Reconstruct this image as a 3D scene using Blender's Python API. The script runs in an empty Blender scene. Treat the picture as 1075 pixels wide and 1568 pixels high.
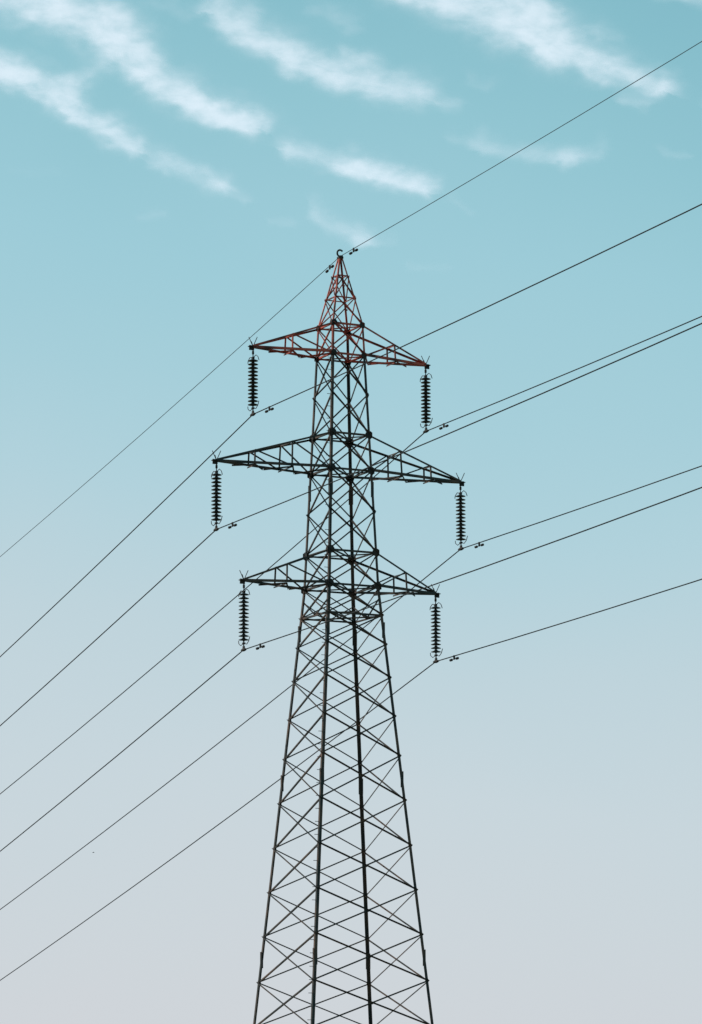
import bpy, math, random
import numpy as np
from mathutils import Vector, Matrix, noise

random.seed(4)
scene = bpy.context.scene
PSI = math.radians(27.0)
U = Vector((math.cos(PSI), math.sin(PSI), 0))      # along the cross-arms
V = Vector((-math.sin(PSI), math.cos(PSI), 0))     # along the line, going away
Zv = Vector((0, 0, 1))
def W(u, v, z): return U*u + V*v + Zv*z

# ------------------------------------------------------------------ materials
def new_mat(name):
    m = bpy.data.materials.new(name); m.use_nodes = True
    nt = m.node_tree; nt.nodes.clear()
    return m, nt, nt.nodes, nt.links
def noisy_mat(name, c1, c2, scale, rough=0.6, metal=0.0, lo=0.4, hi=0.62, bump=0.0, spec=0.25):
    m, nt, N, L = new_mat(name)
    out = N.new('ShaderNodeOutputMaterial'); b = N.new('ShaderNodeBsdfPrincipled')
    tc = N.new('ShaderNodeTexCoord'); nz = N.new('ShaderNodeTexNoise'); cr = N.new('ShaderNodeValToRGB')
    nz.inputs['Scale'].default_value = scale; nz.inputs['Detail'].default_value = 6
    L.new(tc.outputs['Object'], nz.inputs['Vector']); L.new(nz.outputs['Fac'], cr.inputs['Fac'])
    cr.color_ramp.elements[0].position = lo; cr.color_ramp.elements[0].color = (*c1, 1)
    cr.color_ramp.elements[1].position = hi; cr.color_ramp.elements[1].color = (*c2, 1)
    L.new(cr.outputs['Color'], b.inputs['Base Color'])
    b.inputs['Roughness'].default_value = rough; b.inputs['Metallic'].default_value = metal
    b.inputs['Specular IOR Level'].default_value = spec
    if bump:
        bp = N.new('ShaderNodeBump'); bp.inputs['Strength'].default_value = bump
        L.new(nz.outputs['Fac'], bp.inputs['Height']); L.new(bp.outputs['Normal'], b.inputs['Normal'])
    L.new(b.outputs['BSDF'], out.inputs['Surface'])
    return m
m_steel = noisy_mat('weathered_dark_steel', (0.022, 0.024, 0.023), (0.10, 0.056, 0.038), 1.6, 0.7, lo=0.42, hi=0.66, spec=.35)
m_red = noisy_mat('faded_red_paint', (0.065, 0.024, 0.018), (0.48, 0.085, 0.055), 2.4, 0.65, lo=0.36, hi=0.58)
m_plate = noisy_mat('gusset_steel', (0.018, 0.019, 0.019), (0.045, 0.032, 0.026), 3, 0.75, spec=.2)
m_ins = noisy_mat('insulator_glaze', (0.012, 0.014, 0.014), (0.026, 0.022, 0.02), 5, 0.4, spec=.35)
m_cable = noisy_mat('weathered_cable', (0.014, 0.016, 0.017), (0.028, 0.03, 0.031), 2, 0.7, spec=.15)
m_conc = noisy_mat('concrete', (0.22, 0.21, 0.2), (0.36, 0.35, 0.33), 3, 0.9)
m_bird = noisy_mat('feathers', (0.02, 0.02, 0.02), (0.05, 0.045, 0.04), 4, 0.8)
m_grass = noisy_mat('dry_grass', (0.05, 0.07, 0.025), (0.14, 0.12, 0.06), 0.35, 0.95, bump=0.4)

# ------------------------------------------------------------------ mesh builder
class MB:
    def __init__(s): s.v = []; s.f = []; s.m = []; s.sm = []
    def add(s, vs, fs, mat=0, smooth=False):
        o = len(s.v); s.v += [tuple(x) for x in vs]
        s.f += [tuple(i+o for i in f) for f in fs]; s.m += [mat]*len(fs); s.sm += [smooth]*len(fs)
    def angle(s, p, q, a1, a2, w, t=0.009, mat=0):
        prof = [(0,0),(w,0),(w,t),(t,t),(t,w),(0,w)]
        vs = [p+a1*x+a2*y for x, y in prof]+[q+a1*x+a2*y for x, y in prof]
        fs = [(i,(i+1)%6,(i+1)%6+6,i+6) for i in range(6)]+[(5,4,3,2,1,0),(6,7,8,9,10,11)]
        s.add(vs, fs, mat)
    def brace(s, p, q, n, w, off=0.0, mat=0):
        """L-section lying in the plane with normal n; off moves it along n."""
        d = (q-p).normalized(); a1 = n.cross(d).normalized(); a2 = d.cross(a1).normalized()
        if a2.dot(n) < 0: a2 = -a2
        if off < 0: a2 = -a2
        s.angle(p+n*off-a1*w/2, q+n*off-a1*w/2, a1, a2, w, mat=mat)
    def box(s, c, ax, ay, az, mat=0):
        vs = [c+ax*i+ay*j+az*k for i in (-1,1) for j in (-1,1) for k in (-1,1)]
        s.add(vs, [(0,1,3,2),(4,6,7,5),(0,4,5,1),(2,3,7,6),(0,2,6,4),(1,5,7,3)], mat)
    def plate(s, c, ax, ay, n, rx, ry, t=0.007, mat=0):
        pts = [(-1,-.7),(-.3,-1),(.45,-.85),(1,-.25),(.95,.3),(.4,1),(-.5,.9),(-1,.6)]
        vs = [c+ax*x*rx+ay*y*ry-n*t for x, y in pts]+[c+ax*x*rx+ay*y*ry+n*t for x, y in pts]
        fs = [tuple(range(7,-1,-1)), tuple(range(8,16))]+[(i,(i+1)%8,(i+1)%8+8,i+8) for i in range(8)]
        s.add(vs, fs, mat)
    def tube(s, pts, r, n=8, mat=0, caps=True):
        pts = [Vector(p) for p in pts]; vs = []; ref = None
        for i, p in enumerate(pts):
            d = (pts[min(i+1, len(pts)-1)]-pts[max(i-1, 0)]).normalized()
            if ref is None: ref = Vector((0,0,1)) if abs(d.z) < .9 else Vector((1,0,0))
            a = (ref-d*ref.dot(d)).normalized(); b = d.cross(a); ref = a
            rr = r[i] if isinstance(r, (list, tuple)) else r
            for k in range(n):
                t = 2*math.pi*k/n; vs.append(p+a*math.cos(t)*rr+b*math.sin(t)*rr)
        fs = [(i*n+k, i*n+(k+1)%n, (i+1)*n+(k+1)%n, (i+1)*n+k) for i in range(len(pts)-1) for k in range(n)]
        if caps: fs += [tuple(range(n-1,-1,-1)), tuple((len(pts)-1)*n+k for k in range(n))]
        s.add(vs, fs, mat, True)
    def obj(s, name, mats):
        me = bpy.data.meshes.new(name); me.from_pydata(s.v, [], s.f)
        for m in mats: me.materials.append(m)
        me.polygons.foreach_set('material_index', s.m)
        me.polygons.foreach_set('use_smooth', s.sm); me.update()
        o = bpy.data.objects.new(name, me); scene.collection.objects.link(o); return o

# ------------------------------------------------------------------ the lattice tower
T1, B1, T2, B2, T3, B3, DIA = 24.96, 23.97, 21.37, 20.21, 17.58, 16.50, 15.58
def side(z):
    if z > T1: return 1.104+(0.12-1.104)*(z-T1)/(27.24-T1)
    if z > 16.45: return 1.793+(1.104-1.793)*(z-16.45)/(T1-16.45)
    return 1.793+0.174*(16.45-z)
def corner(su, sv, z):
    a = side(z)/2; return W(su*a, sv*a, z)
tw = MB()
def matz(z): return 1 if z > 23.6 else 0
levels = [0.05, 1.4, 2.8, 4.2, 5.61, 6.98, 8.35, 9.75, 11.14, 12.38, 13.6, 14.65, DIA, B3, T3,
          18.9, B2, T2, 22.68, B1, T1, 25.88, 26.63, 27.24]
for su in (-1, 1):
    for sv in (-1, 1):
        for z0, z1 in zip(levels[:-1], levels[1:]):
            w = 0.092 if z0 < B3-.01 else (0.08 if z0 < B1-.01 else (0.066 if z0 < T1-.01 else 0.05))
            tw.angle(corner(su, sv, z0), corner(su, sv, z1), U*-su, V*-sv, w, 0.012, matz(z0+.1))
        for z in (4.9, 10.4, 15.1, 19.6):                    # splice plates on the legs
            c = corner(su, sv, z)
            tw.box(c+V*sv*0.008-U*su*0.05, U*0.046, V*0.006, Zv*0.25, 0)
            tw.box(c+U*su*0.008-V*sv*0.05, U*0.006, V*0.046, Zv*0.25, 0)
faces = [((-1,-1),(1,-1),-V),((1,-1),(1,1),U),((1,1),(-1,1),V),((-1,1),(-1,-1),-U)]
for a, b, n in faces:
    t = (corner(*b, 10)-corner(*a, 10)).normalized()
    for i, (z0, z1) in enumerate(zip(levels[:-2], levels[1:-1])):
        w = 0.046 if z0 < B3-.01 else (0.044 if z0 < T1-.01 else 0.036)
        if n.y > 0 and z0 < B3: w *= 0.8
        m = matz(z0+.1)
        tw.brace(corner(*a, z0), corner(*b, z1), n, w, -0.014, m)
        tw.brace(corner(*b, z0), corner(*a, z1), n, w, 0.014, m)
        c = (corner(*a, z0)+corner(*b, z1)+corner(*b, z0)+corner(*a, z1))/4
        tw.plate(c, t, Zv, n, 0.03, 0.03, 0.012, m)
        if z0 < B3:                                         # bolted joints on the legs
            for cc, sg in ((a, 1), (b, -1)):
                tw.plate(corner(*cc, z1)+t*sg*0.05-n*0.002, t, Zv, n, 0.055, 0.07, 0.006, 0)
    for z in (DIA, B3, T3, B2, T2, B1, T1, 25.88, 26.63):
        tw.brace(corner(*a, z), corner(*b, z), n, 0.058 if z < T1+.01 else 0.036, -0.03, matz(z))
    for z in (B3, T3, B2, T2, B1, T1):
        r = 0.125 if z < B1 else 0.095
        for cc, sg in ((a, 1), (b, -1)):
            tw.plate(corner(*cc, z)+t*sg*0.06+n*0.02, t*sg, Zv, n, r, r*1.05, 0.007, 2)
for z in (DIA, B3, T3, B2, T2, B1, T1):                      # plan bracing
    tw.brace(corner(-1,-1,z), corner(1,1,z), Zv, 0.042, 0.02, matz(z))
    tw.brace(corner(-1,1,z), corner(1,-1,z), Zv, 0.042, -0.02, matz(z))
    if z == DIA:
        mids = [(corner(*a,z)+corner(*b,z))/2 for a, b, n in faces]
        for k in range(4): tw.brace(mids[k], mids[(k+1)%4], Zv, 0.04, 0.035)
for a, b, n in faces:                                       # short struts under the lowest arm
    mid = (corner(*a, DIA)+corner(*b, DIA))/2
    tw.brace(mid, corner(*a, 16.1), n, 0.035, -0.05); tw.brace(mid, corner(*b, 16.1), n, 0.035, -0.05)

ARMS = [(T1, B1, 3.09, (0, .5), 4), (T2, B2, 4.34, (0, .335, .665), 6), (T3, B3, 3.39, (0, .49), 4)]
for zT, zB, Ln, fr, k in ARMS:
    m = matz(zB)
    for s in (-1, 1):
        up = {}; lo = {}
        for sv in (-1, 1):
            up[sv] = (corner(s, sv, zT), W(s*Ln, sv*0.05, zB+0.10))
            lo[sv] = (corner(s, sv, zB), W(s*Ln, sv*0.05, zB))
            nn = V*sv
            tw.angle(up[sv][0], up[sv][1], -nn, -Zv, 0.062, 0.01, m)
            tw.angle(lo[sv][0], lo[sv][1], -nn, Zv, 0.076, 0.01, m)
            P = lambda pq, t: pq[0].lerp(pq[1], t)
            for i in range(1, len(fr)):
                tw.brace(P(up[sv], fr[i]), P(lo[sv], fr[i]), nn, 0.043, -0.02, m)
                tw.brace(P(up[sv], fr[i]), P(lo[sv], fr[i-1]), nn, 0.04, -0.03, m)
        for j in range(k-1):                                 # zig-zag in the bottom plane
            t0, t1 = j/k, (j+1)/k; sv = 1 if j % 2 else -1
            tw.brace(P(lo[sv], t0), P(lo[-sv], t1), Zv, 0.045, -0.015, m)
        for f in fr[1:]:
            tw.brace(P(up[1], f), P(up[-1], f), Zv, 0.04, -0.02, m)
            tw.brace(P(lo[1], f), P(lo[-1], f), Zv, 0.04, -0.03, m)
        tip = W(s*Ln, 0, zB+0.04)
        tw.box(tip+U*s*0.02, U*0.13, V*0.07, Zv*0.012, 2)
        tw.box(tip+U*s*0.05-Zv*0.04, U*0.085, V*0.012, Zv*0.08, 2)
        for du, dv, hz in ((-.10, .10, .32), (.10, -.10, .30), (.02, .16, .2)):   # bird spikes
            tw.tube([tip, tip+U*du+V*dv+Zv*hz], 0.012, 6, 2)
top = W(0, 0, 27.24)                                        # peak fitting: hook for the ground wire
tw.box(top, U*0.08, V*0.08, Zv*0.03, 2)
ring = [top+Zv*(0.15)+U*0.105*math.cos(t)+Zv*0.11*math.sin(t) for t in [math.radians(40+x*14) for x in range(21)]]
tw.tube(ring, 0.03, 8, 2)
tw.tube([top, top+Zv*0.08], 0.035, 8, 2)
z = 3.0
while z < 24:                                               # step bolts
    c = corner(-1, -1, z)
    tw.tube([c+V*0.05, c+V*0.05-U*0.13], 0.009, 6, 2); z += 0.4
for su in (-1, 1):
    for sv in (-1, 1):
        c = corner(su, sv, 0.0)
        tw.tube([c-Zv*0.8, c+Zv*0.25, c+Zv*0.32], [0.45, 0.40, 0.30], 20, 3)
tw.obj('transmission_tower', [m_steel, m_red, m_plate, m_conc])

# ------------------------------------------------------------------ insulator strings
def lathe(mb, c, prof, n=20, mat=0):
    vs = [c+U*r*math.cos(2*math.pi*k/n)+V*r*math.sin(2*math.pi*k/n)+Zv*z for r, z in prof for k in range(n)]
    fs = [(i*n+k, i*n+(k+1)%n, (i+1)*n+(k+1)%n, (i+1)*n+k) for i in range(len(prof)-1) for k in range(n)]
    mb.add(vs, fs, mat, True)
def insulator(u, zB):
    mb = MB(); top = W(u, 0, zB-0.03)
    mb.tube([top, top-Zv*0.14], 0.022, 8, 1)
    mb.box(top-Zv*0.09, U*0.03, V*0.02, Zv*0.05, 1)
    mb.tube([top-Zv*0.14, top-Zv*0.27], 0.016, 8, 1)
    mb.box(top-Zv*0.25, U*0.035, V*0.05, Zv*0.025, 1)
    z0 = 0.32; n = 13; dz = 0.118
    for i in range(n):
        c = top-Zv*(z0+dz*i)
        lathe(mb, c, [(0.0,0.045),(0.048,0.043),(0.056,0.01),(0.10,0.0),(0.155,-0.022),(0.165,-0.036),(0.150,-0.040),
                      (0.11,-0.026),(0.10,-0.044),(0.07,-0.030),(0.035,-0.036),(0.030,-0.075)], mat=0)
    bot = top-Zv*(z0+dz*n)
    mb.tube([bot+Zv*0.05, bot-Zv*0.16], 0.020, 8, 1)
    mb.box(bot-Zv*0.02, U*0.035, V*0.05, Zv*0.025, 1)
    cl = bot-Zv*0.22
    mb.tube([cl-V*0.17, cl-V*0.09, cl, cl+V*0.09, cl+V*0.17], [0.025,0.045,0.055,0.045,0.025], 10, 1)
    mb.box(cl+Zv*0.06, U*0.02, V*0.05, Zv*0.05, 1)
    for c, sg in ((top-Zv*0.25, -1), (bot-Zv*0.02, 1)):      # arcing horns
        for d in (-1, 1):
            pts = [c, c+V*d*0.22+Zv*0.05*-sg, c+V*d*0.36+Zv*0.03*sg, c+V*d*0.44+Zv*(0.16*sg)]
            if d == 1: pts = pts[:3]+[c+V*d*0.38+Zv*0.12*sg]
            mb.tube(pts, 0.012, 6, 1)
    mb.obj('insulator_string', [m_ins, m_plate]); return cl
CL = {}
for key, (zT, zB, Ln, _, _) in zip('TML', ARMS):
    CL[key+'L'] = insulator(-(Ln), zB-0.04)
    CL[key+'R'] = insulator(Ln, zB-0.04)
CL['E'] = top+Zv*0.05

# ------------------------------------------------------------------ camera
cam = bpy.data.objects.new('camera', bpy.data.cameras.new('camera')); scene.collection.objects.link(cam)
PITCH = math.radians(9.84); F = 4900.0
cam.location = (0.32, -100, 1.6)
cam.rotation_euler = (Matrix.Rotation(math.radians(90)+PITCH, 3, 'X') @ Matrix.Rotation(math.radians(-0.2), 3, 'Z')).to_euler()
cam.data.sensor_fit = 'VERTICAL'; cam.data.sensor_height = 36; cam.data.sensor_width = 24.68
cam.data.lens = 36*F/1568.0; cam.data.clip_end = 60000; cam.data.clip_start = 0.5
scene.camera = cam

# ------------------------------------------------------------------ conductors (slope away, slope toward)
SL = {'E': (-0.1907, 0.0364), 'TL': (-0.2423, 0.0092), 'TR': (-0.2459, 0.0153), 'ML': (-0.2407, 0.0171),
      'MR': (-0.2525, 0.0173), 'LL': (-0.2453, 0.0241), 'LR': (-0.2516, 0.0287)}
C = 0.0004
for k in ('TL','TR','ML','MR','LL','LR','E'):
    P0 = CL[k]; mb = MB(); r = 0.018 if k != 'E' else 0.0105
    def wp(s):
        b = SL[k][0] if s > 0 else SL[k][1]
        return P0+V*s+Zv*(b*abs(s)+C*s*s)
    pts = [wp(-250+i*5) for i in range(51)]+[wp(i*5) for i in range(1, 51)]
    mb.tube(pts, r, 8, 0)
    for s in ([-1.2] if k != 'E' else [-0.95, 0.75]):
        d = (wp(s+.1)-wp(s-.1)).normalized(); c = wp(s); lowc = c-Zv*0.10
        mb.box(c-Zv*0.045, V*0.03, U*0.02, Zv*0.07, 1)
        mb.tube([lowc-d*0.2, lowc, lowc+d*0.2], 0.009, 6, 1)
        for sg in (-1, 1):
            e = lowc+d*0.2*sg
            mb.tube([e-d*.07, e-d*.05, e+d*.05, e+d*.07], [0.02, 0.042, 0.042, 0.025], 8, 1)
    mb.obj('power_line' if k != 'E' else 'overhead_ground_wire', [m_cable, m_plate])

# ------------------------------------------------------------------ distant bird
def bird(loc, span, head, bank):
    mb = MB(); f = Vector((math.cos(head), math.sin(head), 0)); sd_ = Vector((-f.y, f.x, 0))
    loc = Vector(loc); h = span/2
    mb.tube([loc-f*h*.55, loc-f*h*.35, loc, loc+f*h*.3, loc+f*h*.42, loc+f*h*.55], [.01*h,.07*h,.12*h,.09*h,.08*h,.01*h], 8)
    mb.add([loc-f*h*.35-sd_*.03*h, loc-f*h*.35+sd_*.03*h, loc-f*h*.75+sd_*.14*h, loc-f*h*.75-sd_*.14*h], [(0,1,2,3)])
    for s in (-1, 1):
        z = [0, .22*h, .10*h+bank*s*h]; y = [0.05, .45, 1.0]; ch = [(.22,-.2),(.25,-.12),(-.05,-.12)]
        vs = []
        for zz, yy, (c0, c1) in zip(z, y, ch): vs += [loc+sd_*s*yy*h+Zv*zz+f*c0*h, loc+sd_*s*yy*h+Zv*zz+f*c1*h]
        mb.add(vs, [(0,1,3,2),(2,3,5,4)])
    mb.obj('bird', [m_bird])
bird((-28.7, 260, 25.4), 0.5, 0.3, .1)

# ------------------------------------------------------------------ ground
def gz(x, y):
    v = x*V.x+y*V.y
    d = v-15.0; down = 0.5*(d+math.sqrt(d*d+100))
    z = -0.2*down
    z = -75*(1-math.exp(z/75)) if z < 0 else z
    if v < -110: z += 0.05*(-v-110)*min(1.0, 600.0/max(1, -v))
    z += 0.25*noise.noise(Vector((x*0.03, y*0.03, 0)))*min(1, math.hypot(x, y)/30)
    return z
R = [0]+[1.5*1.075**i for i in range(120)]; R = [r for r in R if r < 9000]
NA = 120; gv = [(0, 0, gz(0, 0)+0)]; gf = []
for r in R[1:]:
    for k in range(NA):
        t = 2*math.pi*k/NA; x, y = r*math.cos(t), r*math.sin(t); gv.append((x, y, gz(x, y)))
for k in range(NA): gf.append((0, 1+k, 1+(k+1)%NA))
for i in range(len(R)-2):
    for k in range(NA):
        gf.append((1+i*NA+k, 1+(i+1)*NA+k, 1+(i+1)*NA+(k+1)%NA, 1+i*NA+(k+1)%NA))
me = bpy.data.meshes.new('ground'); me.from_pydata(gv, [], gf); me.materials.append(m_grass)
me.polygons.foreach_set('use_smooth', [True]*len(gf)); me.update()
scene.collection.objects.link(bpy.data.objects.new('ground', me))

# ------------------------------------------------------------------ cirrus clouds: a real sheet 2500 m up
UNIT = math.degrees(1/F)
streaks = [  # (points (chart units), half width, strength)
 ([(-140,-45),(-40,-8),(60,22),(130,42),(175,66)], 38, .95),
 ([(160,55),(205,92),(225,115)], 29, .8), ([(225,115),(258,145),(290,162)], 27, .85),
 ([(280,158),(330,175),(360,186),(385,196)], 24, .95),
 ([(-120,80),(-30,110),(50,138),(95,155)], 25, .95),
 ([(115,183),(150,198),(205,226)], 19, .8), ([(245,252),(290,268),(340,285)], 17, .52), ([(330,285),(375,305)], 13, .3),
 ([(100,160),(140,122),(160,112)], 20, .4),
 ([(345,42),(390,64),(450,92)], 27, .75), ([(455,98),(520,120),(585,140),(635,152)], 25, .8),
 ([(645,155),(700,165)], 16, .32),
 ([(330,22),(350,10),(390,20)], 20, .34), ([(530,85),(570,108),(630,122)], 15, .28),
 ([(540,-60),(610,-22),(690,6),(750,33),(810,60),(855,82)], 39, .97),
 ([(810,66),(850,85),(900,106),(950,122),(1005,146)], 22, .85),
 ([(680,-35),(760,5),(830,40)], 30, .75),
 ([(445,232),(490,242),(540,262)], 17, .55), ([(540,260),(590,272),(650,292)], 19, .8),
 ([(485,325),(515,348),(545,360)], 18, .45), ([(550,362),(605,368)], 12, .25),
 ([(745,232),(820,238),(870,246)], 16, .38), ([(865,250),(918,243)], 17, .38),
 ([(920,60),(955,68)], 13, .3), ([(955,166),(990,174)], 13, .36), ([(1012,243),(1042,248)], 10, .26),
 ([(1000,0),(1090,20)], 16, .42), ([(620,412),(685,415)], 9, .22), ([(215,330),(260,334)], 10, .22),
 ([(425,342),(452,343)], 9, .28), ([(690,208),(730,218)], 13, .25), ([(695,312),(720,330)], 10, .2),
 ([(20,265),(100,278)], 12, .14), ([(720,125),(755,135)], 12, .25), ([(480,20),(540,45)], 16, .28), ([(230,5),(290,30)], 16, .26),
 ([(1100,190),(1250,260),(1380,300)], 22, .8), ([(-420,120),(-300,190),(-180,230)], 24, .8), ([(1120,-100),(1300,-30),(1500,60)], 30, .9),
]
xs = np.linspace(-600, 1700, 640); ys = np.linspace(-380, 500, 350)
PX, PY = np.meshgrid(xs, ys)
wx = np.zeros_like(PX); wy = np.zeros_like(PX)
for j in range(PX.shape[0]):
    for i in range(PX.shape[1]):
        p = Vector((PX[j,i]/60, PY[j,i]/40, 0))
        wx[j,i] = noise.fractal(p, 0.8, 2.1, 4)*14
        wy[j,i] = noise.fractal(p+Vector((31,7,3)), 0.8, 2.1, 4)*10
QX = PX+wx; QY = PY+wy
D = np.zeros_like(PX); VE = np.zeros_like(PX)
for pts, w, st in streaks:
    best = np.full_like(PX, 1e9)
    for (x0, y0), (x1, y1) in zip(pts[:-1], pts[1:]):
        dx, dy = x1-x0, y1-y0; l2 = max(dx*dx+dy*dy, 1)
        t = np.clip(((QX-x0)*dx+(QY-y0)*dy)/l2, 0, 1)
        ex = QX-(x0+t*dx); ey = QY-(y0+t*dy)
        sgn = (ex*-dy+ey*dx)/math.sqrt(l2)     # >0 below the streak
        ww = np.where(sgn > 0, w*0.8, w*1.2)
        best = np.minimum(best, np.sqrt(ex*ex+ey*ey)/ww)
    D = 1-(1-D)*(1-st*np.exp(-best**2))
    VE = np.maximum(VE, 0.15*st*np.exp(-(best/2.2)**2))
D = 1-(1-D)*(1-VE)
H = 2500.0
el = np.radians(9.84+(784-PY)*UNIT); az = np.radians((PX-537.5)*UNIT/np.cos(np.radians(16)))
dist = H/np.tan(el)
X = dist*np.sin(az)+.34; Y = dist*np.cos(az)-100
ny, nx = PX.shape
verts = np.stack([X.ravel(), Y.ravel(), np.full(X.size, H)], 1)
idx = np.arange(nx*ny).reshape(ny, nx)
quads = np.stack([idx[:-1,:-1].ravel(), idx[:-1,1:].ravel(), idx[1:,1:].ravel(), idx[1:,:-1].ravel()], 1)
me = bpy.data.meshes.new('cirrus_clouds'); me.from_pydata(verts.tolist(), [], quads.tolist()); me.update()
at = me.attributes.new('cloud_cover', 'FLOAT', 'POINT'); at.data.foreach_set('value', D.ravel().astype(np.float32))
at = me.attributes.new('chart_co', 'FLOAT_VECTOR', 'POINT')
at.data.foreach_set('vector', np.stack([PX.ravel()/100, PY.ravel()/100, np.zeros(PX.size)], 1).ravel().astype(np.float32))
m, nt, N, L = new_mat('cirrus')
out = N.new('ShaderNodeOutputMaterial'); tr = N.new('ShaderNodeBsdfTransparent'); tl = N.new('ShaderNodeBsdfTranslucent')
df = N.new('ShaderNodeBsdfDiffuse'); mixb = N.new('ShaderNodeMixShader'); mx = N.new('ShaderNodeMixShader')
tl.inputs['Color'].default_value = (0.93, 0.9, 0.96, 1); df.inputs['Color'].default_value = (0.93, 0.9, 0.96, 1)
mixb.inputs[0].default_value = 0.2; L.new(tl.outputs[0], mixb.inputs[1]); L.new(df.outputs[0], mixb.inputs[2])
ad = N.new('ShaderNodeAttribute'); ad.attribute_name = 'cloud_cover'
ac = N.new('ShaderNodeAttribute'); ac.attribute_name = 'chart_co'
def math_node(op, a, b=None):
    x = N.new('ShaderNodeMath'); x.operation = op
    for i, q in enumerate((a, b)):
        if q is None: continue
        if isinstance(q, (int, float)): x.inputs[i].default_value = q
        else: L.new(q, x.inputs[i])
    return x.outputs[0]
def cloud_noise(scale, rot, detail, dist):
    mp = N.new('ShaderNodeMapping'); mp.inputs['Rotation'].default_value = (0, 0, math.radians(rot)); mp.inputs['Scale'].default_value = scale
    L.new(ac.outputs['Vector'], mp.inputs['Vector'])
    n1 = N.new('ShaderNodeTexNoise'); n1.inputs['Scale'].default_value = 1.0; n1.inputs['Detail'].default_value = detail
    n1.inputs['Roughness'].default_value = .5; n1.inputs['Distortion'].default_value = dist
    L.new(mp.outputs[0], n1.inputs['Vector']); return n1.outputs['Fac']
na = cloud_noise((1.5, 2.8, 1), -24, 5, .3)
nb = cloud_noise((3.4, 6.5, 1), -14, 5, .2)
nn_ = math_node('ADD', math_node('MULTIPLY', na, 1.3), math_node('MULTIPLY', nb, .6))
k = math_node('MULTIPLY', ad.outputs['Fac'], math_node('ADD', nn_, 0.02))
mr = N.new('ShaderNodeMapRange'); mr.interpolation_type = 'SMOOTHSTEP'
mr.inputs['From Min'].default_value = 0.04; mr.inputs['From Max'].default_value = 1.28; mr.inputs['To Max'].default_value = 0.95
L.new(k, mr.inputs['Value'])
L.new(mr.outputs[0], mx.inputs[0]); L.new(tr.outputs[0], mx.inputs[1]); L.new(mixb.outputs[0], mx.inputs[2])
L.new(mx.outputs[0], out.inputs['Surface'])
me.materials.append(m); scene.collection.objects.link(bpy.data.objects.new('cirrus_clouds', me))

# ------------------------------------------------------------------ sky + sun
w = bpy.data.worlds.new('World'); scene.world = w; w.use_nodes = True
nt = w.node_tree; N = nt.nodes; L = nt.links; N.clear()
out = N.new('ShaderNodeOutputWorld'); bg = N.new('ShaderNodeBackground')
sky = N.new('ShaderNodeTexSky'); sky.sky_type = 'NISHITA'; sky.sun_disc = False
SUN_EL, SUN_AZ = math.radians(36), math.radians(-75)      # azimuth from +Y, negative = left
sky.sun_elevation = SUN_EL; sky.sun_rotation = SUN_AZ
tc = N.new('ShaderNodeTexCoord'); sp = N.new('ShaderNodeSeparateXYZ'); L.new(tc.outputs['Generated'], sp.inputs[0])
hzn = N.new('ShaderNodeTexNoise'); hzn.inputs['Scale'].default_value = 7; hzn.inputs['Detail'].default_value = 3
L.new(tc.outputs['Generated'], hzn.inputs['Vector'])
hz = math_node('ADD', sp.outputs['Z'], math_node('MULTIPLY', sp.outputs['X'], 0.12))
hz = math_node('ADD', hz, math_node('MULTIPLY', math_node('SUBTRACT', hzn.outputs['Fac'], .5), 0.05))
hz = math_node('DIVIDE', hz, 0.4)
cr = N.new('ShaderNodeValToRGB'); L.new(hz, cr.inputs['Fac'])
def lin(c): return [(x/255/12.92 if x/255 <= .04045 else ((x/255+.055)/1.055)**2.4) for x in c]
stops = [(0.0,(209,214,220)),(.033,(208,214,220)),(.218,(201,215,222)),(.318,(192,213,221)),(.42,(178,211,221)),(.52,(167,208,219)),
         (.618,(158,205,217)),(.715,(147,199,211)),(.81,(135,191,204)),(1.0,(115,175,192))]
els = cr.color_ramp.elements
els[0].position = 0; els[1].position = 1.0
for p, c in stops[1:-1]: els.new(p)
for e, (p, c) in zip(sorted(els, key=lambda e: e.position), stops): e.color = (*lin(c), 1)
sc = N.new('ShaderNodeVectorMath'); sc.operation = 'SCALE'; sc.inputs['Scale'].default_value = 0.1
L.new(sky.outputs[0], sc.inputs[0])
mix = N.new('ShaderNodeMix'); mix.data_type = 'RGBA'; mix.inputs['Factor'].default_value = 0.96
L.new(sc.outputs[0], mix.inputs['A']); L.new(cr.outputs['Color'], mix.inputs['B'])
L.new(mix.outputs['Result'], bg.inputs['Color']); bg.inputs['Strength'].default_value = 1.0
L.new(bg.outputs[0], out.inputs['Surface'])
sun = bpy.data.objects.new('sun', bpy.data.lights.new('sun', 'SUN')); scene.collection.objects.link(sun)
sun.data.energy = 3.8; sun.data.angle = math.radians(0.5); sun.data.color = (1.0, 0.95, 0.88)
sd = Vector((math.sin(SUN_AZ)*math.cos(SUN_EL), math.cos(SUN_AZ)*math.cos(SUN_EL), math.sin(SUN_EL)))
sun.rotation_euler = sd.to_track_quat('Z', 'Y').to_euler()
scene.view_settings.view_transform = 'Standard'
scene.view_settings.look = 'None'
